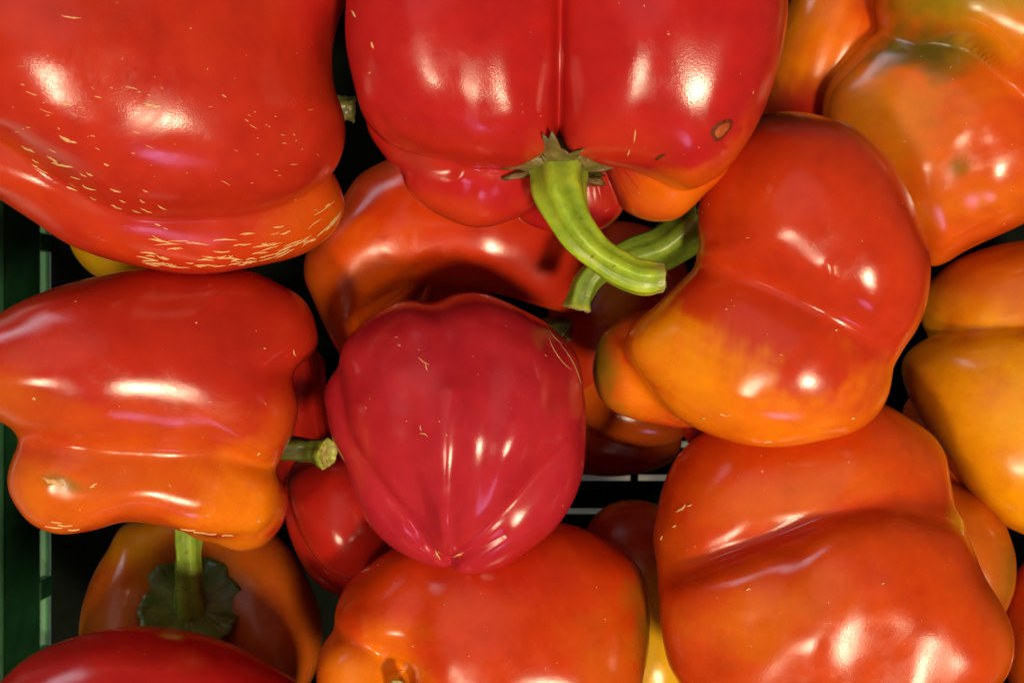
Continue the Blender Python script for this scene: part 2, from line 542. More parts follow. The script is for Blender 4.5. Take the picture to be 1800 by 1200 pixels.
            V.append(ring)
            c0 = np.asarray(col); c1 = np.asarray(col2 if col2 is not None else col)
            w = sstep(0.0, 0.35, np.array(t)); c = c0 * w + c1 * (1 - w)
            st = (0.5 + 0.5 * np.cos(ribs * (ph + tw) + p0[0]))[:, None]
            cc = c * (0.80 + 0.38 * st)
            wt = float(sstep(0.90, 1.0, np.array(t)))
            C.append(cc * (1 - wt) + np.asarray(tip) * wt)
        V = np.vstack(V); C = np.vstack(C)
        F = [(i * seg + j, i * seg + (j + 1) % seg, (i + 1) * seg + (j + 1) % seg, (i + 1) * seg + j) for i in range(n - 1) for j in range(seg)]
        o = make_mesh("stem", s.world(V), F, STEM, s.root, s.base_loc, True, C)
        if cut:
            last = V[-seg:]; cen = last.mean(0)
            VV = [last]; CC = [np.tile(np.asarray(tip) * 0.9, (seg, 1))]
            for f, sink in ((0.82, -0.0004), (0.72, 0.0009), (0.35, 0.0007)):
                VV.append(cen + (last - cen) * f - T[-1] * (sink + rs.uniform(-.0003, .0003, seg)[:, None]))
                CC.append(np.tile(np.asarray(cutcol), (seg, 1)) * rs.uniform(0.6, 1.25, (seg, 1)))
            VV.append((cen - T[-1] * 0.0009)[None]); CC.append(np.asarray(cutcol)[None] * 0.5)
            FF = [(k * seg + j, k * seg + (j + 1) % seg, (k + 1) * seg + (j + 1) % seg, (k + 1) * seg + j) for k in range(3) for j in range(seg)]
            FF += [(3 * seg + j, 3 * seg + (j + 1) % seg, 4 * seg) for j in range(seg)]
            co = make_mesh("cut_end", s.world(np.vstack(VV)), FF, STEM, s.root, s.base_loc, True, np.vstack(CC))
            co.parent = o
        return o

# pigments (base colours, linear)
CRIMSON = (0.44, 0.018, 0.030)
RED = (0.47, 0.016, 0.008)
SCARLET = (0.58, 0.056, 0.003)
VERMIL = (0.64, 0.085, 0.004)
ORANGE = (0.75, 0.165, 0.003)
AMBER = (0.80, 0.30, 0.003)
YELLOW = (0.74, 0.40, 0.008)
OLIVE = (0.16, 0.13, 0.008)
GREEN = (0.10, 0.14, 0.010)

# ------------------------------------------------------------------ shelf and crate
def box(name, x0, x1, y0, y1, z0, z1, mat, parent=None, bevel=0.0006):
    import bmesh
    bm = bmesh.new()
    bmesh.ops.create_cube(bm, size=1)
    for v in bm.verts:
        v.co = ((x0 + x1) / 2 + v.co.x * (x1 - x0), (y0 + y1) / 2 + v.co.y * (y1 - y0), (z0 + z1) / 2 + v.co.z * (z1 - z0))
    if bevel:
        bmesh.ops.bevel(bm, geom=bm.edges[:], offset=bevel, segments=1, affect='EDGES')
    me = bpy.data.meshes.new(name); bm.to_mesh(me); bm.free()
    me.materials.append(mat)
    o = bpy.data.objects.new(name, me); scene.collection.objects.link(o)
    if parent: o.parent = parent
    return o

shelf = box("shelf", -0.9, 1.0, -0.8, 0.8, -0.080, -0.060, SHELF, None, 0.002)
shelf["kind"] = "structure"

crate = bpy.data.objects.new("plastic_crate", None)
scene.collection.objects.link(crate)
crate["label"] = "green slotted plastic crate holding the heap of bell peppers"
crate["category"] = "crate"
CX0, CX1, CY0, CY1, CZ = -0.214, 0.366, -0.195, 0.195, 0.13
PITCH = 0.0155
SLOT = 0.0030
TIE = 0.0033
ys = [-0.0633 + k * PITCH for k in range(-2, 4)]      # slots at photo rows 780, 840, 898 ...
X0, X1 = 0.0, 0.17                                   # the slotted field of the floor
YL, YH = ys[0] - PITCH + SLOT / 2, ys[-1] + PITCH - SLOT / 2
box("floor_panel", CX0, CX1, CY0, YL, -0.0025, 0.0, BASE, crate, 0.0)
box("floor_panel", CX0, CX1, YH, CY1, -0.0025, 0.0, BASE, crate, 0.0)
box("floor_panel", CX0, X0, YL, YH, -0.0025, 0.0, BASE, crate, 0.0)
box("floor_panel", X1, CX1, YL, YH, -0.0025, 0.0, BASE, crate, 0.0)
lo = YL
for v in ys + [YH + SLOT / 2]:
    box("floor_slat", X0, X1, lo, v - SLOT / 2, -0.0025, 0.0, BASE, crate, 0.0)
    lo = v + SLOT / 2
xt = 0.057
for k in range(-1, 4):
    x = xt + k * 0.0335
    box("floor_tie", x - TIE / 2, x + TIE / 2, YL + 0.001, YH - 0.001, -0.0045, -0.0004, BASE, crate, 0.0)
# feet that carry the crate above the shelf
for xv in (CX0 + 0.01, CX1 - 0.01):
    for yv in (CY0 + 0.01, CY1 - 0.01):
        box("foot", xv - 0.01, xv + 0.01, yv - 0.01, yv + 0.01, -0.0602, -0.0027, BASE, crate)
# long and short walls
ZB = 0.0100
box("wall_panel", CX0 - 0.004, CX0, CY0, CY1, ZB, CZ, CRATE, crate)
box("wall_panel", CX1, CX1 + 0.004, CY0, CY1, 0.0005, CZ, CRATE, crate)
box("wall_panel", CX0, CX1, CY0 - 0.004, CY0, 0.0005, CZ, CRATE, crate)
box("wall_panel", CX0, CX1, CY1, CY1 + 0.004, 0.0005, CZ, CRATE, crate)
box("wall_rib", CX0 - 0.0005, CX0 + 0.0014, CY0 + 0.001, CY1 - 0.001, 0.0455, 0.0475, CRATE, crate, 0.0004)
for k in range(-3, 9):
    yv = 0.0454 - (k - 0) * 0.0317        # posts of the slotted bottom row
    if CY0 + 0.004 < yv < CY1 - 0.004:
        hw = 0.0045 if k == 5 else 0.0040
        box("slot_post", CX0 - 0.0045, CX0 + 0.0006, yv - hw, yv + hw, -0.0015, ZB + 0.001, CRATE, crate, 0.0004)
PALE = plain_material("pale_green_plastic", (0.06, 0.21, 0.08), (0.08, 0.26, 0.10), 60, 0.45, 0.08)
box("base_flange", CX0 - 0.045, CX0 - 0.0047, CY0, CY1, -0.0105, -0.006, PALE, crate)

slot_fill = bpy.data.lights.new("added_slot_fill_light", 'AREA')  # unseen fill lamp, added to brighten the floor slots from below
slot_fill.shape = 'RECTANGLE'; slot_fill.size = 0.5; slot_fill.size_y = 0.02; slot_fill.energy = 0.25; slot_fill.color = (1.0, 0.97, 0.88)
so = bpy.data.objects.new("added_slot_fill_light", slot_fill); scene.collection.objects.link(so)
so.location = (0.08, -0.30, -0.01); so.rotation_euler = (math.radians(55), 0, 0)
# ------------------------------------------------------------------ the peppers
def lobe(o, c, h, z=0, hb=None, n=2.2):
    d = dict(o=o, c=c, h=h, z=z, n=n)
    if hb is not None: d['hb'] = hb
    return d
def to_floor(D, extra=0):         # back thickness (px) that lets a bottom pepper rest on the floor
    return (H - 0.002 - D) / (D / FPX) + extra

# --- bottom layer ---------------------------------------------------------------------------
U = Pepper("small yellow bell pepper glimpsed deep between the russet-cracked pepper and the wall", (215, 425), 0.415,
    [lobe([(118, 420), (150, 470), (190, 495), (260, 500), (320, 450), (300, 380), (200, 350), (130, 380)], (215, 430), 85, hb=to_floor(.415))],
    base=AMBER, tint=[(190, 470, 60, 70, 60, 0, YELLOW, 1.0)], res=40, seed=31)

Q = Pepper("shaded orange-brown bell pepper standing with its green calyx and upright stem showing", (350, 1080), 0.408,
    [lobe([(138, 1120), (150, 1050), (185, 975), (225, 930), (300, 940), (345, 1040), (330, 1140), (270, 1240), (190, 1230), (150, 1190)], (235, 1090), 110, hb=to_floor(.408)),
     lobe([(330, 1060), (320, 960), (370, 905), (440, 905), (510, 965), (550, 1040), (566, 1110), (550, 1190), (500, 1260), (420, 1250), (360, 1160)], (450, 1085), 115, hb=to_floor(.408)),
     lobe([(215, 960), (240, 915), (330, 890), (430, 905), (450, 980), (340, 1060), (250, 1030)], (335, 970), 95, z=-20, hb=to_floor(.408) - 20),
     lobe([(230, 1150), (340, 1080), (460, 1150), (480, 1260), (350, 1310), (230, 1260)], (350, 1190), 105, z=-5, hb=to_floor(.408))],
    base=(0.52, 0.10, 0.006), tint=[(330, 1060, 40, 150, 140, 0, (0.42, 0.13, 0.008), 0.8), (230, 950, 60, 80, 60, -30, AMBER, 0.7)],
    dents=[(335, 1066, 60, 95, 26)], zc=-150, res=64, seed=5, blend=26)
Q.calyx(334, 1066, 88, (0, 0.25, 1), 82, cup=-14, col=(0.09, 0.16, 0.015), rim=(0.08, 0.13, 0.015), ragged=0.07, seed=4, curl=7, thick=12, dry=False)
Q.stem([(335, 1078, 62, 34), (334, 1064, 90, 28), (332, 1030, 116, 22), (331, 985, 140, 21), (333, 940, 164, 22), (334, 915, 175, 23)], col=(0.20, 0.32, 0.03), ribs=5, rib=0.05, seed=8)

R_ = Pepper("dark red bell pepper lying low under the crimson one, beside a cut stem end", (585, 880), 0.392,
    [lobe([(508, 850), (530, 815), (580, 795), (650, 810), (700, 880), (700, 950), (668, 1000), (622, 1018), (578, 1006), (540, 962), (515, 905)], (610, 905), 85, hb=to_floor(.392)),
     lobe([(505, 890), (516, 960), (545, 1015), (590, 1044), (632, 1040), (690, 1000), (690, 900), (600, 850), (540, 850)], (600, 950), 70, z=-75, hb=to_floor(.392) - 80),
     lobe([(485, 650), (530, 615), (575, 640), (562, 730), (552, 800), (600, 860), (560, 900), (500, 870), (470, 760)], (525, 770), 70, z=-70, hb=to_floor(.392) - 80)],
    base=(0.42, 0.014, 0.008), res=56, seed=12, blend=10)

E = Pepper("orange-red bell pepper with a curved ridge half hidden behind the crimson pepper", (770, 460), 0.385,
    [lobe([(543, 470), (558, 420), (600, 350), (650, 300), (750, 265), (900, 270), (1000, 330), (1035, 430), (1030, 520), (1000, 553), (900, 522), (800, 506), (725, 501), (680, 512), (640, 530), (590, 530)], (790, 400), 125, hb=to_floor(.385)),
     lobe([(543, 470), (548, 520), (570, 572), (602, 625), (640, 640), (662, 600), (660, 550), (688, 510), (720, 450), (680, 380), (590, 390)], (625, 490), 98, z=5, hb=to_floor(.385)),
     lobe([(620, 600), (660, 560), (800, 560), (980, 590), (1010, 660), (960, 740), (800, 760), (660, 720)], (810, 660), 60, z=-170, hb=to_floor(.385) - 170)],
    base=(0.60, 0.042, 0.005), tint=[(630, 500, 40, 130, 160, 0, (0.74, 0.105, 0.003), 1.0), (960, 440, 60, 170, 140, 0, (0.45, 0.018, 0.008), 0.8)], res=72, seed=14, blend=20)  # second tint paints the shadow lying over the right part
E.stem([(960, 585, -90, 26), (985, 578, -60, 20), (1003, 583, -50, 18)], col=(0.12, 0.17, 0.02), seed=5)

V_ = Pepper("deep red and orange bell pepper in shadow under the two crossing stems", (1075, 520), 0.415,
    [lobe([(975, 430), (1090, 390), (1190, 430), (1200, 540), (1110, 600), (1045, 690), (1000, 690), (968, 560)], (1075, 520), 85, hb=to_floor(.415))],
    base=(0.45, 0.030, 0.006), tint=[(1075, 510, 70, 60, 70, 0, AMBER, 0.9)], res=44, seed=16)

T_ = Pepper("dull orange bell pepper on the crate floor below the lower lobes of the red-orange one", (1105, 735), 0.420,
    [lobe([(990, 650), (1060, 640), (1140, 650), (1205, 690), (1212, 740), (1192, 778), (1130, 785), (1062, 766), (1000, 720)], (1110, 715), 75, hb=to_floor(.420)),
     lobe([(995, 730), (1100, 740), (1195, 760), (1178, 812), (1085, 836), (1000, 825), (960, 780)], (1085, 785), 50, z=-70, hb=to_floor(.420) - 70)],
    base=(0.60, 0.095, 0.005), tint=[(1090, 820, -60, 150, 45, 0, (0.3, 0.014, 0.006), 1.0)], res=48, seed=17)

W_ = Pepper("dark red bell pepper barely showing between the red-orange and the double-lobed scarlet pepper", (1310, 780), 0.405,
    [lobe([(1200, 745), (1260, 720), (1400, 730), (1440, 800), (1340, 850), (1240, 812)], (1315, 780), 80, hb=to_floor(.405))],
    base=(0.42, 0.016, 0.008), res=36, seed=18)

N_ = Pepper("yellow bell pepper wedged low between two orange-red ones", (1120, 1080), 0.402,
    [lobe([(1010, 960), (1055, 897), (1130, 880), (1200, 920), (1245, 1020), (1245, 1160), (1190, 1265), (1100, 1275), (1020, 1200), (985, 1060)], (1120, 1080), 105, hb=to_floor(.402))],
    base=YELLOW, tint=[(1090, 940, 40, 170, 105, 0, (0.42, 0.025, 0.006), 1.0), (1050, 1000, 40, 120, 120, 0, (0.50, 0.06, 0.006), 0.7)], res=48, seed=19)

H_ = Pepper("orange bell pepper with shade painted dark red below, tucked behind the big stemmed pepper", (1455, 90), 0.385,
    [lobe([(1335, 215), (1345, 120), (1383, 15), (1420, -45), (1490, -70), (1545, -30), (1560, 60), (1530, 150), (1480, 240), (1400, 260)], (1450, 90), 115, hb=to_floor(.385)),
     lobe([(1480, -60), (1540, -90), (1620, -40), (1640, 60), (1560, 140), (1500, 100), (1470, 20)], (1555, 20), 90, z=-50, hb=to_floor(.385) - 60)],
    base=ORANGE, tint=[(1420, 210, 40, 150, 110, 0, (0.40, 0.018, 0.008), 1.0), (1530, 20, 60, 60, 60, 0, (0.55, 0.05, 0.005), 0.8)], res=56, seed=21)  # first tint paints the shadow on the lower part dark red

K_ = Pepper("orange bell pepper with an olive edge squeezed between the amber and scarlet peppers", (1675, 900), 0.372,
    [lobe([(1640, 830), (1690, 850), (1732, 872), (1768, 920), (1786, 980), (1779, 1050), (1740, 1110), (1660, 1090), (1600, 1000), (1585, 880)], (1690, 970), 105, hb=to_floor(.372)),
     lobe([(1588, 725), (1640, 690), (1725, 740), (1765, 850), (1750, 930), (1680, 930), (1610, 840)], (1675, 810), 85, z=-65, hb=to_floor(.372) - 65)],
    base=(0.48, 0.065, 0.004), tint=[(1770, 1000, 30, 55, 110, 0, (0.36, 0.13, 0.008), 0.9), (1715, 960, 80, 70, 110, 0, ORANGE, 0.7)], res=56, seed=22, blend=14)

L_ = Pepper("red-orange bell pepper mostly hidden beneath the scarlet one and the olive-edged one", (1870, 1120), 0.395,
    [lobe([(1765, 1090), (1795, 990), (1870, 950), (1950, 1000), (1985, 1130), (1930, 1260), (1830, 1275), (1772, 1200)], (1870, 1115), 115, hb=to_floor(.395))],
    base=VERMIL, res=44, seed=23)

I_ = Pepper("amber-yellow bell pepper with painted shade on its upper lobe", (1780, 690), 0.375,
    [lobe([(1589, 650), (1600, 618), (1642, 590), (1700, 576), (1800, 560), (1900, 570), (1985, 650), (1995, 780), (1930, 900), (1850, 948), (1800, 938), (1750, 912), (1690, 850), (1640, 770), (1602, 695)], (1780, 750), 175, hb=to_floor(.375), n=2.4),
     lobe([(1628, 590), (1619, 530), (1640, 490), (1700, 450), (1800, 425), (1900, 430), (1965, 500), (1965, 620), (1850, 670), (1700, 650)], (1790, 540), 130, z=-35, hb=to_floor(.375) - 40)],
    base=AMBER, tint=[(1780, 490, 50, 230, 100, 0, (0.60, 0.13, 0.005), 1.0), (1620, 700, 0, 70, 160, -20, (0.62, 0.13, 0.005), 0.7)], res=84, seed=24, blend=12)  # first tint paints the upper lobe's shade as darker orange

G_ = Pepper("half-ripe orange bell pepper with green patches on its shoulder", (1680, 190), 0.362,
    [lobe([(1449, 205), (1455, 150), (1480, 108), (1520, 72), (1570, 50), (1640, 44), (1720, 65), (1800, 120), (1860, 200), (1870, 300), (1830, 370), (1760, 412), (1700, 440), (1640, 463), (1580, 440), (1520, 380), (1460, 290)], (1660, 250), 170, hb=300, n=2.3),
     lobe([(1540, -10), (1545, 45), (1580, 85), (1700, 110), (1790, 200), (1870, 240), (1940, 120), (1920, 0), (1860, -100), (1700, -130), (1580, -80)], (1740, 20), 165, z=5, hb=300)],
    base=(0.64, 0.115, 0.004), tint=[(1560, 190, 100, 130, 90, 30, (0.58, 0.16, 0.005), 0.9), (1645, 88, 130, 120, 48, 0, (0.11, 0.075, 0.006), 1.0),
        (1700, -5, 150, 170, 60, 0, (0.28, 0.20, 0.008), 0.95), (1760, 60, 150, 90, 70, 20, AMBER, 0.5), (1688, 293, 160, 22, 22, 0, GREEN, 0.7), (1775, 240, 140, 80, 120, 20, (0.60, 0.060, 0.006), 0.8), (1720, 370, 120, 90, 60, 0, (0.72, 0.17, 0.004), 0.7),
        (1460, 230, 0, 60, 70, 0, (0.35, 0.02, 0.007), 0.8), (1700, 410, 60, 140, 60, -15, (0.62, 0.06, 0.005), 0.7)], res=84, seed=25, blend=12,
    creases=[([(1640, 180), (1690, 290), (1720, 420)], 38, 7)], wave=3, zc=-170)

# --- middle layer ---------------------------------------------------------------------------
P_ = Pepper("smooth deep red bell pepper overlapping the shaded one with the upright stem", (265, 1260), 0.345,
    [lobe([(-25, 1240), (8, 1192), (60, 1150), (130, 1120), (220, 1103), (300, 1103), (380, 1120), (450, 1150), (522, 1202), (555, 1270), (540, 1360), (450, 1450), (250, 1480), (60, 1440), (-20, 1340)], (265, 1285), 165, hb=260)],
    base=(0.44, 0.012, 0.010), res=64, seed=26)

M_ = Pepper("orange-red bell pepper with a stem pit below the crimson pepper's tip", (850, 1110), 0.362,
    [lobe([(594, 1085), (610, 1040), (640, 1000), (690, 965), (780, 935), (880, 918), (960, 917), (1010, 925), (1060, 945), (1110, 985), (1135, 1030), (1139, 1090), (1132, 1190), (1090, 1290), (950, 1330), (780, 1320), (722, 1240), (700, 1180), (650, 1150), (602, 1120)], (880, 1105), 175, hb=260, n=2.4),
     lobe([(559, 1200), (563, 1150), (590, 1108), (640, 1085), (700, 1110), (725, 1170), (728, 1240), (700, 1310), (610, 1300), (565, 1250)], (640, 1190), 115, z=0, hb=240)],
    base=(0.57, 0.044, 0.003), tint=[(640, 1190, 70, 130, 80, 20, (0.78, 0.19, 0.003), 1.0), (690, 1140, 120, 70, 80, 0, ORANGE, 0.6), (1120, 1110, 0, 50, 150, 0, (0.22, 0.12, 0.006), 0.85),
        (1060, 1160, 100, 90, 110, 0, (0.60, 0.11, 0.005), 0.8), (880, 990, 120, 170, 70, 0, (0.50, 0.020, 0.006), 0.8)],  # last tint paints the crimson pepper's shadow over the upper part
    dents=[(712, 1250, 95, 45, 12)], creases=[([(702, 1200), (735, 1110), (765, 1020)], 34, 8)], res=96, seed=27, blend=12, zc=-130)
M_.stem([(706, 1250, 60, 26), (700, 1228, 110, 16), (696, 1208, 140, 13)], col=(0.35, 0.36, 0.04), seed=6)

D_ = Pepper("red bell pepper with orange folded base lobe and a corky scratch beside the crate wall", (260, 710), 0.330,
    [lobe([(-70, 590), (0, 552), (50, 525), (120, 500), (220, 478), (330, 474), (430, 480), (500, 508), (545, 550), (563, 590), (560, 615), (536, 640), (520, 662), (521, 720), (510, 770), (478, 812), (400, 800), (300, 803), (160, 795), (50, 765), (0, 742), (-80, 700), (-100, 640)], (250, 640), 175, hb=250, n=2.3),
     lobe([(46, 768), (30, 800), (19, 840), (25, 875), (55, 915), (100, 936), (160, 931), (220, 918), (290, 924), (345, 938), (400, 940), (460, 925), (490, 890), (497, 850), (478, 812), (430, 750), (300, 735), (150, 735), (75, 745)], (260, 838), 125, z=-25, hb=230, n=2.4),
     lobe([(338, 930), (380, 954), (420, 966), (460, 956), (484, 932), (498, 900), (496, 860), (440, 840), (380, 860)], (425, 905), 78, z=-70, hb=150)],
    base=(0.46, 0.022, 0.008), tint=[(240, 840, 60, 290, 150, 0, (0.64, 0.10, 0.005), 0.9), (430, 870, 60, 130, 110, -20, (0.80, 0.20, 0.003), 1.0), (80, 880, 60, 110, 70, 30, (0.70, 0.15, 0.004), 0.8),
        (20, 690, 60, 150, 70, 15, (0.55, 0.10, 0.008), 0.8), (300, 740, 150, 260, 50, 0, (0.56, 0.055, 0.007), 0.6), (470, 750, 60, 70, 90, 0, (0.62, 0.09, 0.006), 0.7), (420, 950, -40, 90, 40, 0, (0.68, 0.17, 0.005), 0.9), (110, 850, 90, 40, 16, 20, (0.25, 0.13, 0.01), 0.8)],
    creases=[([(120, 850), (250, 820), (350, 850), (420, 880)], 26, 4), ([(455, 940), (470, 925), (490, 905)], 7, 5), ([(-20, 600), (150, 570), (400, 560)], 50, 3)],
    dents=[(215, 925, 60, 60, 10)], res=112, seed=28, blend=30, wave=2.6)
D_.stem([(440, 775, -95, 30), (490, 785, -82, 25), (530, 790, -66, 23), (556, 792, -50, 24), (576, 797, -30, 27)], col=(0.07, 0.09, 0.012), tip=(0.34, 0.44, 0.04), cutcol=(0.50, 0.52, 0.14), seed=9)
D_.flecks([(93, 845, 42, 22, 8, 2)], name="corky_scratch", lift=0.5)
rs = np.random.RandomState(4)
D_.flecks([(163, 852, 18, -28, 4, 1), (95, 925, 30, 6, 2, 2), (115, 922, 26, 4, 2, 2), (100, 917, 18, 8, 2, 1), (130, 930, 20, -4, 2, 1), (360, 936, 40, 6, 2, 1), (330, 930, 25, 6, 2, 1), (400, 940, 20, 0, 2, 0), (365, 905, 10, 0, 2, 0), (60, 700, 6, 0, 5, 0), (345, 567, 4, 0, 3, 0), (465, 612, 4, 0, 3, 0), (518, 620, 12, 70, 2, 1), (455, 915, 6, 0, 4, 0), (155, 932, 16, -6, 2, 1), (455, 798, 8, -60, 3, 0)])

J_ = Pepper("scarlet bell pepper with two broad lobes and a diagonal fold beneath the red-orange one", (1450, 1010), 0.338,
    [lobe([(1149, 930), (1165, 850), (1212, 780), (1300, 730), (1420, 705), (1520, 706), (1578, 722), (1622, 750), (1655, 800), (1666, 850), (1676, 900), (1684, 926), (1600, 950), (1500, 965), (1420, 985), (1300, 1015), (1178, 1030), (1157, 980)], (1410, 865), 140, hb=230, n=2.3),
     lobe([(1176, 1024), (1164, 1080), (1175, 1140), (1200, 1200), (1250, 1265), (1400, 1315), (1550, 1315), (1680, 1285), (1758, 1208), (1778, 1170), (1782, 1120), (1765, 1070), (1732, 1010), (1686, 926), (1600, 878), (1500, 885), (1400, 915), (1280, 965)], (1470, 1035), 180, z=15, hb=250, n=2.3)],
    base=SCARLET, tint=[(1400, 870, 100, 200, 60, -10, (0.64, 0.115, 0.004), 0.8), (1200, 960, 40, 90, 70, 0, (0.62, 0.095, 0.005), 0.8), (1680, 920, 60, 40, 25, 20, YELLOW, 0.7), (1600, 800, 60, 90, 70, 0, (0.62, 0.09, 0.005), 0.6),
        (1350, 1080, 180, 170, 70, -15, (0.64, 0.12, 0.004), 0.8), (1750, 1110, 30, 50, 120, 0, (0.60, 0.10, 0.006), 0.7), (1400, 935, 130, 200, 26, -18, (0.50, 0.018, 0.006), 0.7)],  # last tint paints the fold's shade as a dark red band
    creases=[([(1260, 1130), (1400, 1060), (1560, 1010)], 50, 3)], res=112, seed=29, blend=30, wave=2.8)
J_.flecks([(1197, 893, 22, -35, 4, 1), (1212, 888, 10, -25, 3, 0), (1185, 925, 8, -25, 4, 0), (1163, 945, 8, -60, 3, 0), (1158, 975, 24, -60, 5, 2), (1315, 1035, 10, -10, 3, 0), (1403, 909, 5, 50, 2, 0), (1340, 828, 4, 40, 3, 0), (1552, 1025, 5, 0, 3, 0), (1492, 812, 4, 0, 3, 0)])

F_ = Pepper("red-orange bell pepper with a bulging orange lower lobe and a thick green stem", (1370, 500), 0.322,
    [lobe([(1234, 466), (1228, 430), (1225, 390), (1237, 335), (1280, 258), (1318, 220), (1350, 205), (1400, 200), (1450, 208), (1510, 235), (1560, 285), (1600, 350), (1625, 420), (1634, 480), (1626, 540), (1602, 590), (1568, 613), (1500, 600), (1430, 572), (1330, 515)], (1430, 405), 190, hb=240, n=2.3),
     lobe([(1234, 466), (1200, 490), (1160, 530), (1120, 565), (1104, 600), (1115, 640), (1150, 690), (1200, 735), (1250, 762), (1320, 777), (1400, 778), (1480, 761), (1530, 736), (1555, 700), (1564, 650), (1568, 613), (1530, 545), (1440, 490), (1330, 445)], (1350, 625), 165, z=0, hb=240, n=2.3),
     lobe([(1135, 548), (1070, 574), (1047, 620), (1044, 660), (1060, 700), (1090, 725), (1150, 742), (1220, 750), (1270, 700), (1220, 600)], (1150, 655), 95, z=-95, hb=140)],
    base=(0.52, 0.034, 0.006), tint=[(1240, 660, 60, 210, 110, 35, (0.85, 0.25, 0.002), 1.0), (1180, 620, 60, 110, 90, 30, (0.86, 0.29, 0.002), 0.9), (1390, 750, 40, 240, 85, 0, (0.82, 0.20, 0.003), 1.0), (1520, 690, 20, 110, 100, -40, (0.72, 0.13, 0.004), 0.8),
        (1290, 400, 120, 80, 160, 10, (0.58, 0.045, 0.005), 0.8), (1140, 680, -20, 110, 90, 0, (0.78, 0.19, 0.003), 0.9), (1052, 620, -90, 62, 140, -15, (0.20, 0.14, 0.008), 1.0), (1400, 220, 60, 150, 40, 0, (0.45, 0.02, 0.008), 0.6)],  # last tint paints the shadowed top edge darker
    creases=[([(1120, 600), (1240, 655), (1360, 720), (1480, 735)], 30, -4), ([(1450, 470), (1452, 485)], 9, -2)], res=112, seed=30, blend=30, wave=2.4)
F_.calyx(1226, 388, -40, (-1, -0.35, 0.1), 62, cup=10, seed=6, ragged=0.4)
F_.stem([(1250, 375, -40, 50), (1215, 400, -38, 44), (1165, 435, -30, 40), (1110, 450, -22, 36), (1065, 465, -12, 27), (1035, 490, -2, 23), (1020, 520, 4, 24), (1014, 542, 6, 25)], col=(0.17, 0.27, 0.022), tip=(0.30, 0.36, 0.06), seed=11, rib=0.10)
F_.flecks([(1045, 495, 1, 0, 1, 0), (1275, 728, 18, 8, 2, 2), (1236, 735, 8, 0, 3, 0), (1350, 776, 14, -4, 2, 0), (1500, 735, 6, -20, 3, 0), (1470, 580, 5, 0, 3, 0), (1277, 543, 4, 0, 3, 0)])

C_ = Pepper("dark crimson bell pepper showing its pointed blossom end, with fine scratches", (805, 770), 0.338,
    [lobe([(786, 980), (725, 925), (665, 850), (612, 765), (600, 690), (605, 615), (640, 570), (680, 540), (720, 527), (760, 528), (800, 517), (850, 518), (900, 535), (950, 562), (990, 600), (1015, 640), (1023, 700), (1016, 765), (950, 850), (875, 925)], (810, 715), 190, hb=230),
     lobe([(795, 985), (825, 1007), (870, 999), (920, 971), (970, 931), (1005, 881), (1025, 830), (1029, 770), (1020, 690), (960, 680), (880, 760), (820, 880)], (920, 855), 135, z=-28, hb=180),
     lobe([(571, 690), (575, 722), (585, 770), (605, 810), (620, 852), (640, 905), (670, 945), (720, 975), (765, 989), (792, 985), (770, 900), (730, 780), (690, 680), (630, 625), (590, 655)], (675, 800), 125, z=-38, hb=180),
     lobe([(640, 640), (800, 580), (960, 650), (1000, 800), (930, 920), (800, 960), (680, 900), (620, 780)], (805, 770), 100, z=-120, hb=150)],
    base=CRIMSON, tint=[(810, 640, 170, 200, 110, 0, (0.37, 0.008, 0.016), 0.6), (690, 760, 80, 110, 120, 0, (0.44, 0.016, 0.018), 0.5), (900, 985, 0, 150, 40, -30, (0.45, 0.016, 0.012), 0.6)],
    creases=[([(786, 972), (760, 900), (735, 830)], 14, 4), ([(787, 965), (786, 900), (788, 790), (795, 700)], 24, -9), ([(797, 965), (826, 880), (845, 760), (850, 640)], 30, 8), ([(815, 960), (880, 850), (915, 730), (915, 640)], 36, -7), ([(745, 940), (730, 830), (725, 720)], 30, 6), ([(720, 935), (670, 830), (650, 720)], 34, -4), ([(795, 975), (840, 955), (880, 930)], 8, 4),
             ([(783, 978), (765, 965), (750, 950)], 7, 5), ([(755, 535), (780, 590), (800, 660)], 35, 4)],
    dents=[(786, 985, 20, 16, 6)], res=112, seed=33, blend=7, wave=2.0)
C_.flecks([(770, 975, 20, 60, 3, 1), (805, 974, 20, -25, 3, 1), (985, 622, 70, 55, 1.6, 6), (1003, 640, 80, 62, 1.6, -5), (1015, 668, 26, 40, 1.6, 2), (975, 590, 40, 50, 1.4, 2), (745, 634, 24, 35, 1.6, 2), (750, 645, 14, 80, 1.5, 1), (702, 607, 6, 20, 2, 0), (745, 765, 16, 20, 1.6, -3), (740, 752, 10, 80, 1.4, 1)], name="skin_scratches", lift=0.12)

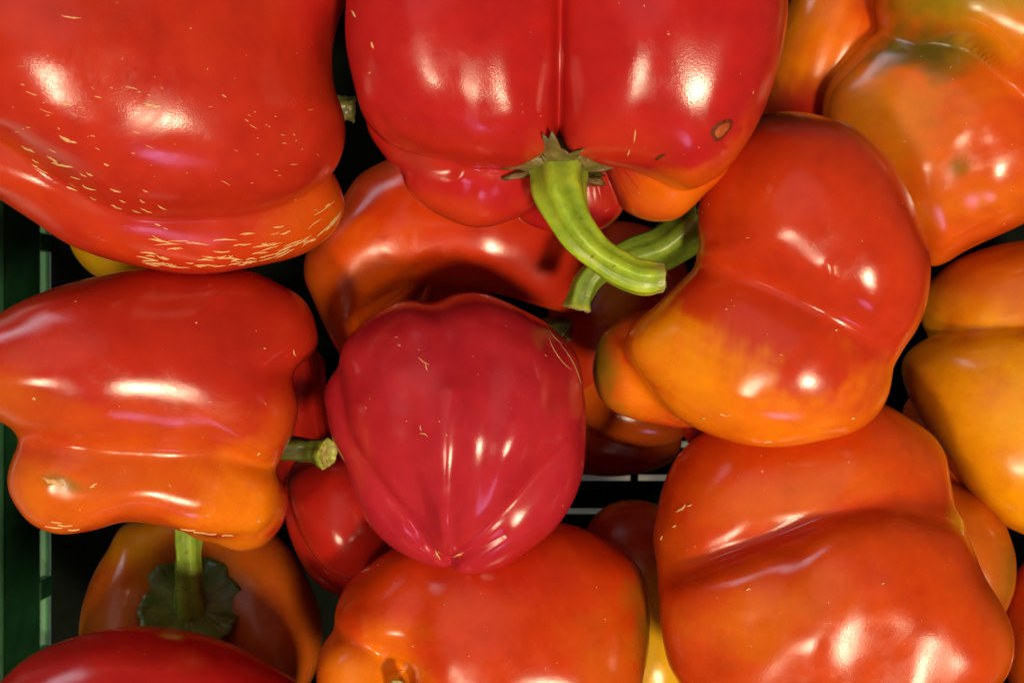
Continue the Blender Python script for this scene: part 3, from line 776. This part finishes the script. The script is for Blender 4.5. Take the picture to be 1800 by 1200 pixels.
# --- top layer ------------------------------------------------------------------------------
A_ = Pepper("large red bell pepper with pale corky cracks along its orange lower lobe", (250, 150), 0.300,
    [lobe([(605, -120), (612, -20), (590, 40), (578, 90), (585, 150), (600, 200), (598, 260), (575, 308), (520, 350), (420, 380), (300, 390), (190, 370), (100, 318), (0, 250), (-90, 200), (-150, 80), (-140, -60), (-50, -160), (150, -210), (400, -200), (545, -170)], (265, 150), 235, hb=260, n=2.15),
     lobe([(599, 335), (598, 370), (575, 411), (520, 446), (430, 470), (330, 476), (220, 462), (130, 430), (60, 385), (0, 345), (-80, 290), (-120, 220), (-60, 170), (100, 190), (300, 215), (480, 230), (575, 285)], (265, 335), 165, z=-75, hb=190, n=2.4)],
    base=(0.48, 0.027, 0.009), tint=[(540, 390, 0, 150, 90, -25, (0.62, 0.085, 0.004), 1.0), (330, 430, 0, 230, 50, 5, (0.57, 0.045, 0.005), 0.8), (80, 340, 0, 150, 50, 30, (0.56, 0.045, 0.006), 0.8),
        (580, 380, -60, 40, 60, 0, (0.55, 0.15, 0.006), 0.8), (300, 200, 200, 330, 120, 10, (0.52, 0.028, 0.012), 0.6), (60, 270, 60, 110, 30, 30, (0.50, 0.05, 0.006), 0.7), (540, 20, 100, 90, 110, 0, (0.42, 0.010, 0.012), 0.7)],
    creases=[([(0, 235), (90, 285), (160, 330), (260, 350), (380, 345)], 22, 4), ([(510, -60), (530, 60), (515, 160)], 50, -5)], res=112, seed=35, blend=9, wave=2.6)
rs = np.random.RandomState(11)
items = []
for i in range(70):                        # dense belt along the lower lobe
    x = rs.uniform(255, 590); yb = np.interp(x, [255, 330, 430, 520, 575, 597], [466, 473, 467, 443, 410, 380])
    up = rs.exponential(14) + 2
    ang = np.interp(x, [255, 400, 480, 540, 595], [8, -4, -14, -28, -48]) + rs.uniform(-8, 8)
    if up < 60: items.append((x, yb - up, rs.uniform(8, 46), ang, rs.uniform(1.2, 3.2), rs.uniform(-2, 2)))
for i in range(60):                        # scattered short cracks over the upper lobe
    x = rs.uniform(10, 560); y = 225 + rs.normal(0, 45) + (x - 250) * 0.12
    items.append((x, y, min(26, 3 + rs.exponential(6)), 12 + rs.uniform(-22, 22), rs.uniform(0.7, 1.6), rs.uniform(-1, 1)))
for i in range(26):
    x = rs.uniform(60, 300); items.append((x, 300 + (x - 100) * 0.45 + rs.normal(0, 25), rs.uniform(8, 24), 22 + rs.uniform(-10, 10), rs.uniform(1.6, 3.2), 1))
items += [(125, 30, 36, 8, 2, 1), (268, 185, 34, 12, 4, 1), (120, 245, 34, 24, 5, 3), (110, 290, 40, 14, 4, 1), (50, 262, 26, 26, 4, 1), (118, 183, 24, 10, 3, 1)]
A_.flecks(items, lift=0.15)
A_.stem([(560, 185, -160, 30), (600, 190, -150, 24), (622, 192, -145, 24)], col=(0.16, 0.16, 0.04), seed=13)

B_ = Pepper("biggest red bell pepper with a curved green stem and a small oval scar", (990, 120), 0.290,
    [lobe([(617, 0), (615, 80), (625, 150), (645, 212), (690, 252), (740, 272), (800, 288), (870, 299), (930, 296), (982, 272), (1000, 200), (1010, 50), (1000, -120), (930, -230), (800, -260), (680, -200), (625, -100)], (805, 95), 190, hb=200, n=2.15),
     lobe([(980, 272), (1030, 288), (1100, 298), (1180, 331), (1216, 333), (1270, 300), (1320, 230), (1350, 160), (1373, 80), (1380, 0), (1365, -110), (1300, -210), (1180, -260), (1060, -240), (975, -130), (960, 60), (965, 200)], (1178, 100), 190, hb=200, n=2.15),
     lobe([(648, 200), (680, 275), (705, 302), (716, 332), (745, 361), (790, 383), (850, 396), (893, 387), (940, 360), (970, 300), (960, 150), (850, 60), (700, 80)], (820, 235), 120, z=-95, hb=150),
     lobe([(905, 375), (935, 395), (990, 408), (1040, 406), (1078, 388), (1098, 350), (1085, 250), (1000, 200), (920, 230), (890, 320)], (992, 310), 80, z=-150, hb=110),
     lobe([(1080, 300), (1082, 340), (1095, 365), (1120, 382), (1150, 388), (1190, 380), (1232, 345), (1285, 290), (1300, 200), (1200, 110), (1100, 150)], (1185, 245), 120, z=-105, hb=150)],
    base=(0.45, 0.013, 0.012), tint=[(1200, 330, 0, 170, 70, -10, (0.72, 0.125, 0.003), 1.0), (1280, 270, 30, 110, 70, -50, (0.62, 0.08, 0.005), 0.9), (1180, 360, -80, 110, 60, 0, (0.66, 0.13, 0.004), 0.9), (820, 270, 60, 230, 60, 5, (0.52, 0.028, 0.009), 0.7),
        (800, 370, -60, 150, 50, 10, (0.56, 0.045, 0.008), 0.8), (1080, 250, 100, 160, 70, 0, (0.53, 0.03, 0.008), 0.6), (750, 285, -40, 70, 30, 20, (0.34, 0.05, 0.02), 0.6), (1268, 228, 110, 26, 20, -45, (0.48, 0.10, 0.01), 0.8)],
    creases=[([(985, -200), (984, 60), (983, 272)], 9, 6), ([(690, 205), (720, 245), (760, 272), (800, 285)], 14, 5), ([(705, 275), (745, 292), (790, 300)], 16, 11), ([(735, 312), (775, 318), (810, 312)], 8, -4), ([(830, 330), (815, 355), (790, 372)], 12, 4), ([(860, 300), (865, 345), (850, 380)], 14, 3), ([(760, 40), (790, 150)], 60, -5), ([(905, 40), (920, 180)], 45, -3), ([(855, -20), (880, 180)], 30, 3), ([(1268 + 22 * math.cos(a_ * 0.628) * 0.72 + 13 * math.sin(a_ * 0.628) * 0.7, 228 - 22 * math.cos(a_ * 0.628) * 0.7 + 13 * math.sin(a_ * 0.628) * 0.72) for a_ in range(11)], 4, 2.2)],
    dents=[(1268, 228, 105, 15, 5), (985, 290, 20, 48, 40)], res=128, seed=37, blend=6, wave=2.2)
B_.patch(1268, 228, 24, 14, -45, "scar_rim", SCAR_RIM, 0.06)  # dark rim painted in to make the scar look sunken
B_.patch(1269, 229, 17, 8.5, -45, "oval_scar", SCAR, 0.14)
B_.patch(1160, 276, 11, 3.5, -30, "small_bruise", SCAR_RIM, 0.06)
B_.flecks([(1115, 240, 26, -80, 2.5, 1), (1105, 268, 12, -75, 2.5, 0), (1175, 60, 5, 0, 3, 0), (1190, 108, 5, 60, 3, 0), (655, 80, 12, 70, 3, 0), (622, 25, 14, 60, 3, 0), (650, 128, 4, 0, 3, 0), (710, 387, 4, 0, 3, 0)], name="skin_flecks")
B_.calyx(984, 300, 14, (0.03, -0.86, 0.50), 92, cup=4, col=(0.19, 0.18, 0.04), rim=(0.18, 0.11, 0.045), ragged=0.8, seed=9, curl=14, thick=9)
B_.stem([(984, 284, -25, 62), (984, 305, 12, 53), (986, 340, 45, 45), (1008, 395, 72, 36), (1045, 440, 88, 32), (1090, 472, 96, 31), (1130, 487, 98, 30), (1166, 487, 96, 23)], col=(0.28, 0.42, 0.020), col2=(0.33, 0.38, 0.06), tip=(0.30, 0.34, 0.08), seed=15, rib=0.09, ribs=6, twist=0.6)

for pep, n_, bx in ((A_, 14, (20, 0, 570, 440)), (B_, 14, (640, 0, 1340, 280)), (C_, 14, (620, 560, 1000, 960)), (D_, 14, (20, 520, 500, 900)), (F_, 14, (1140, 240, 1590, 740)), (J_, 14, (1190, 800, 1740, 1190)), (G_, 26, (1500, 60, 1790, 420)), (M_, 10, (620, 990, 1100, 1190))):
    pep.dust(n_, bx, pep.seed)
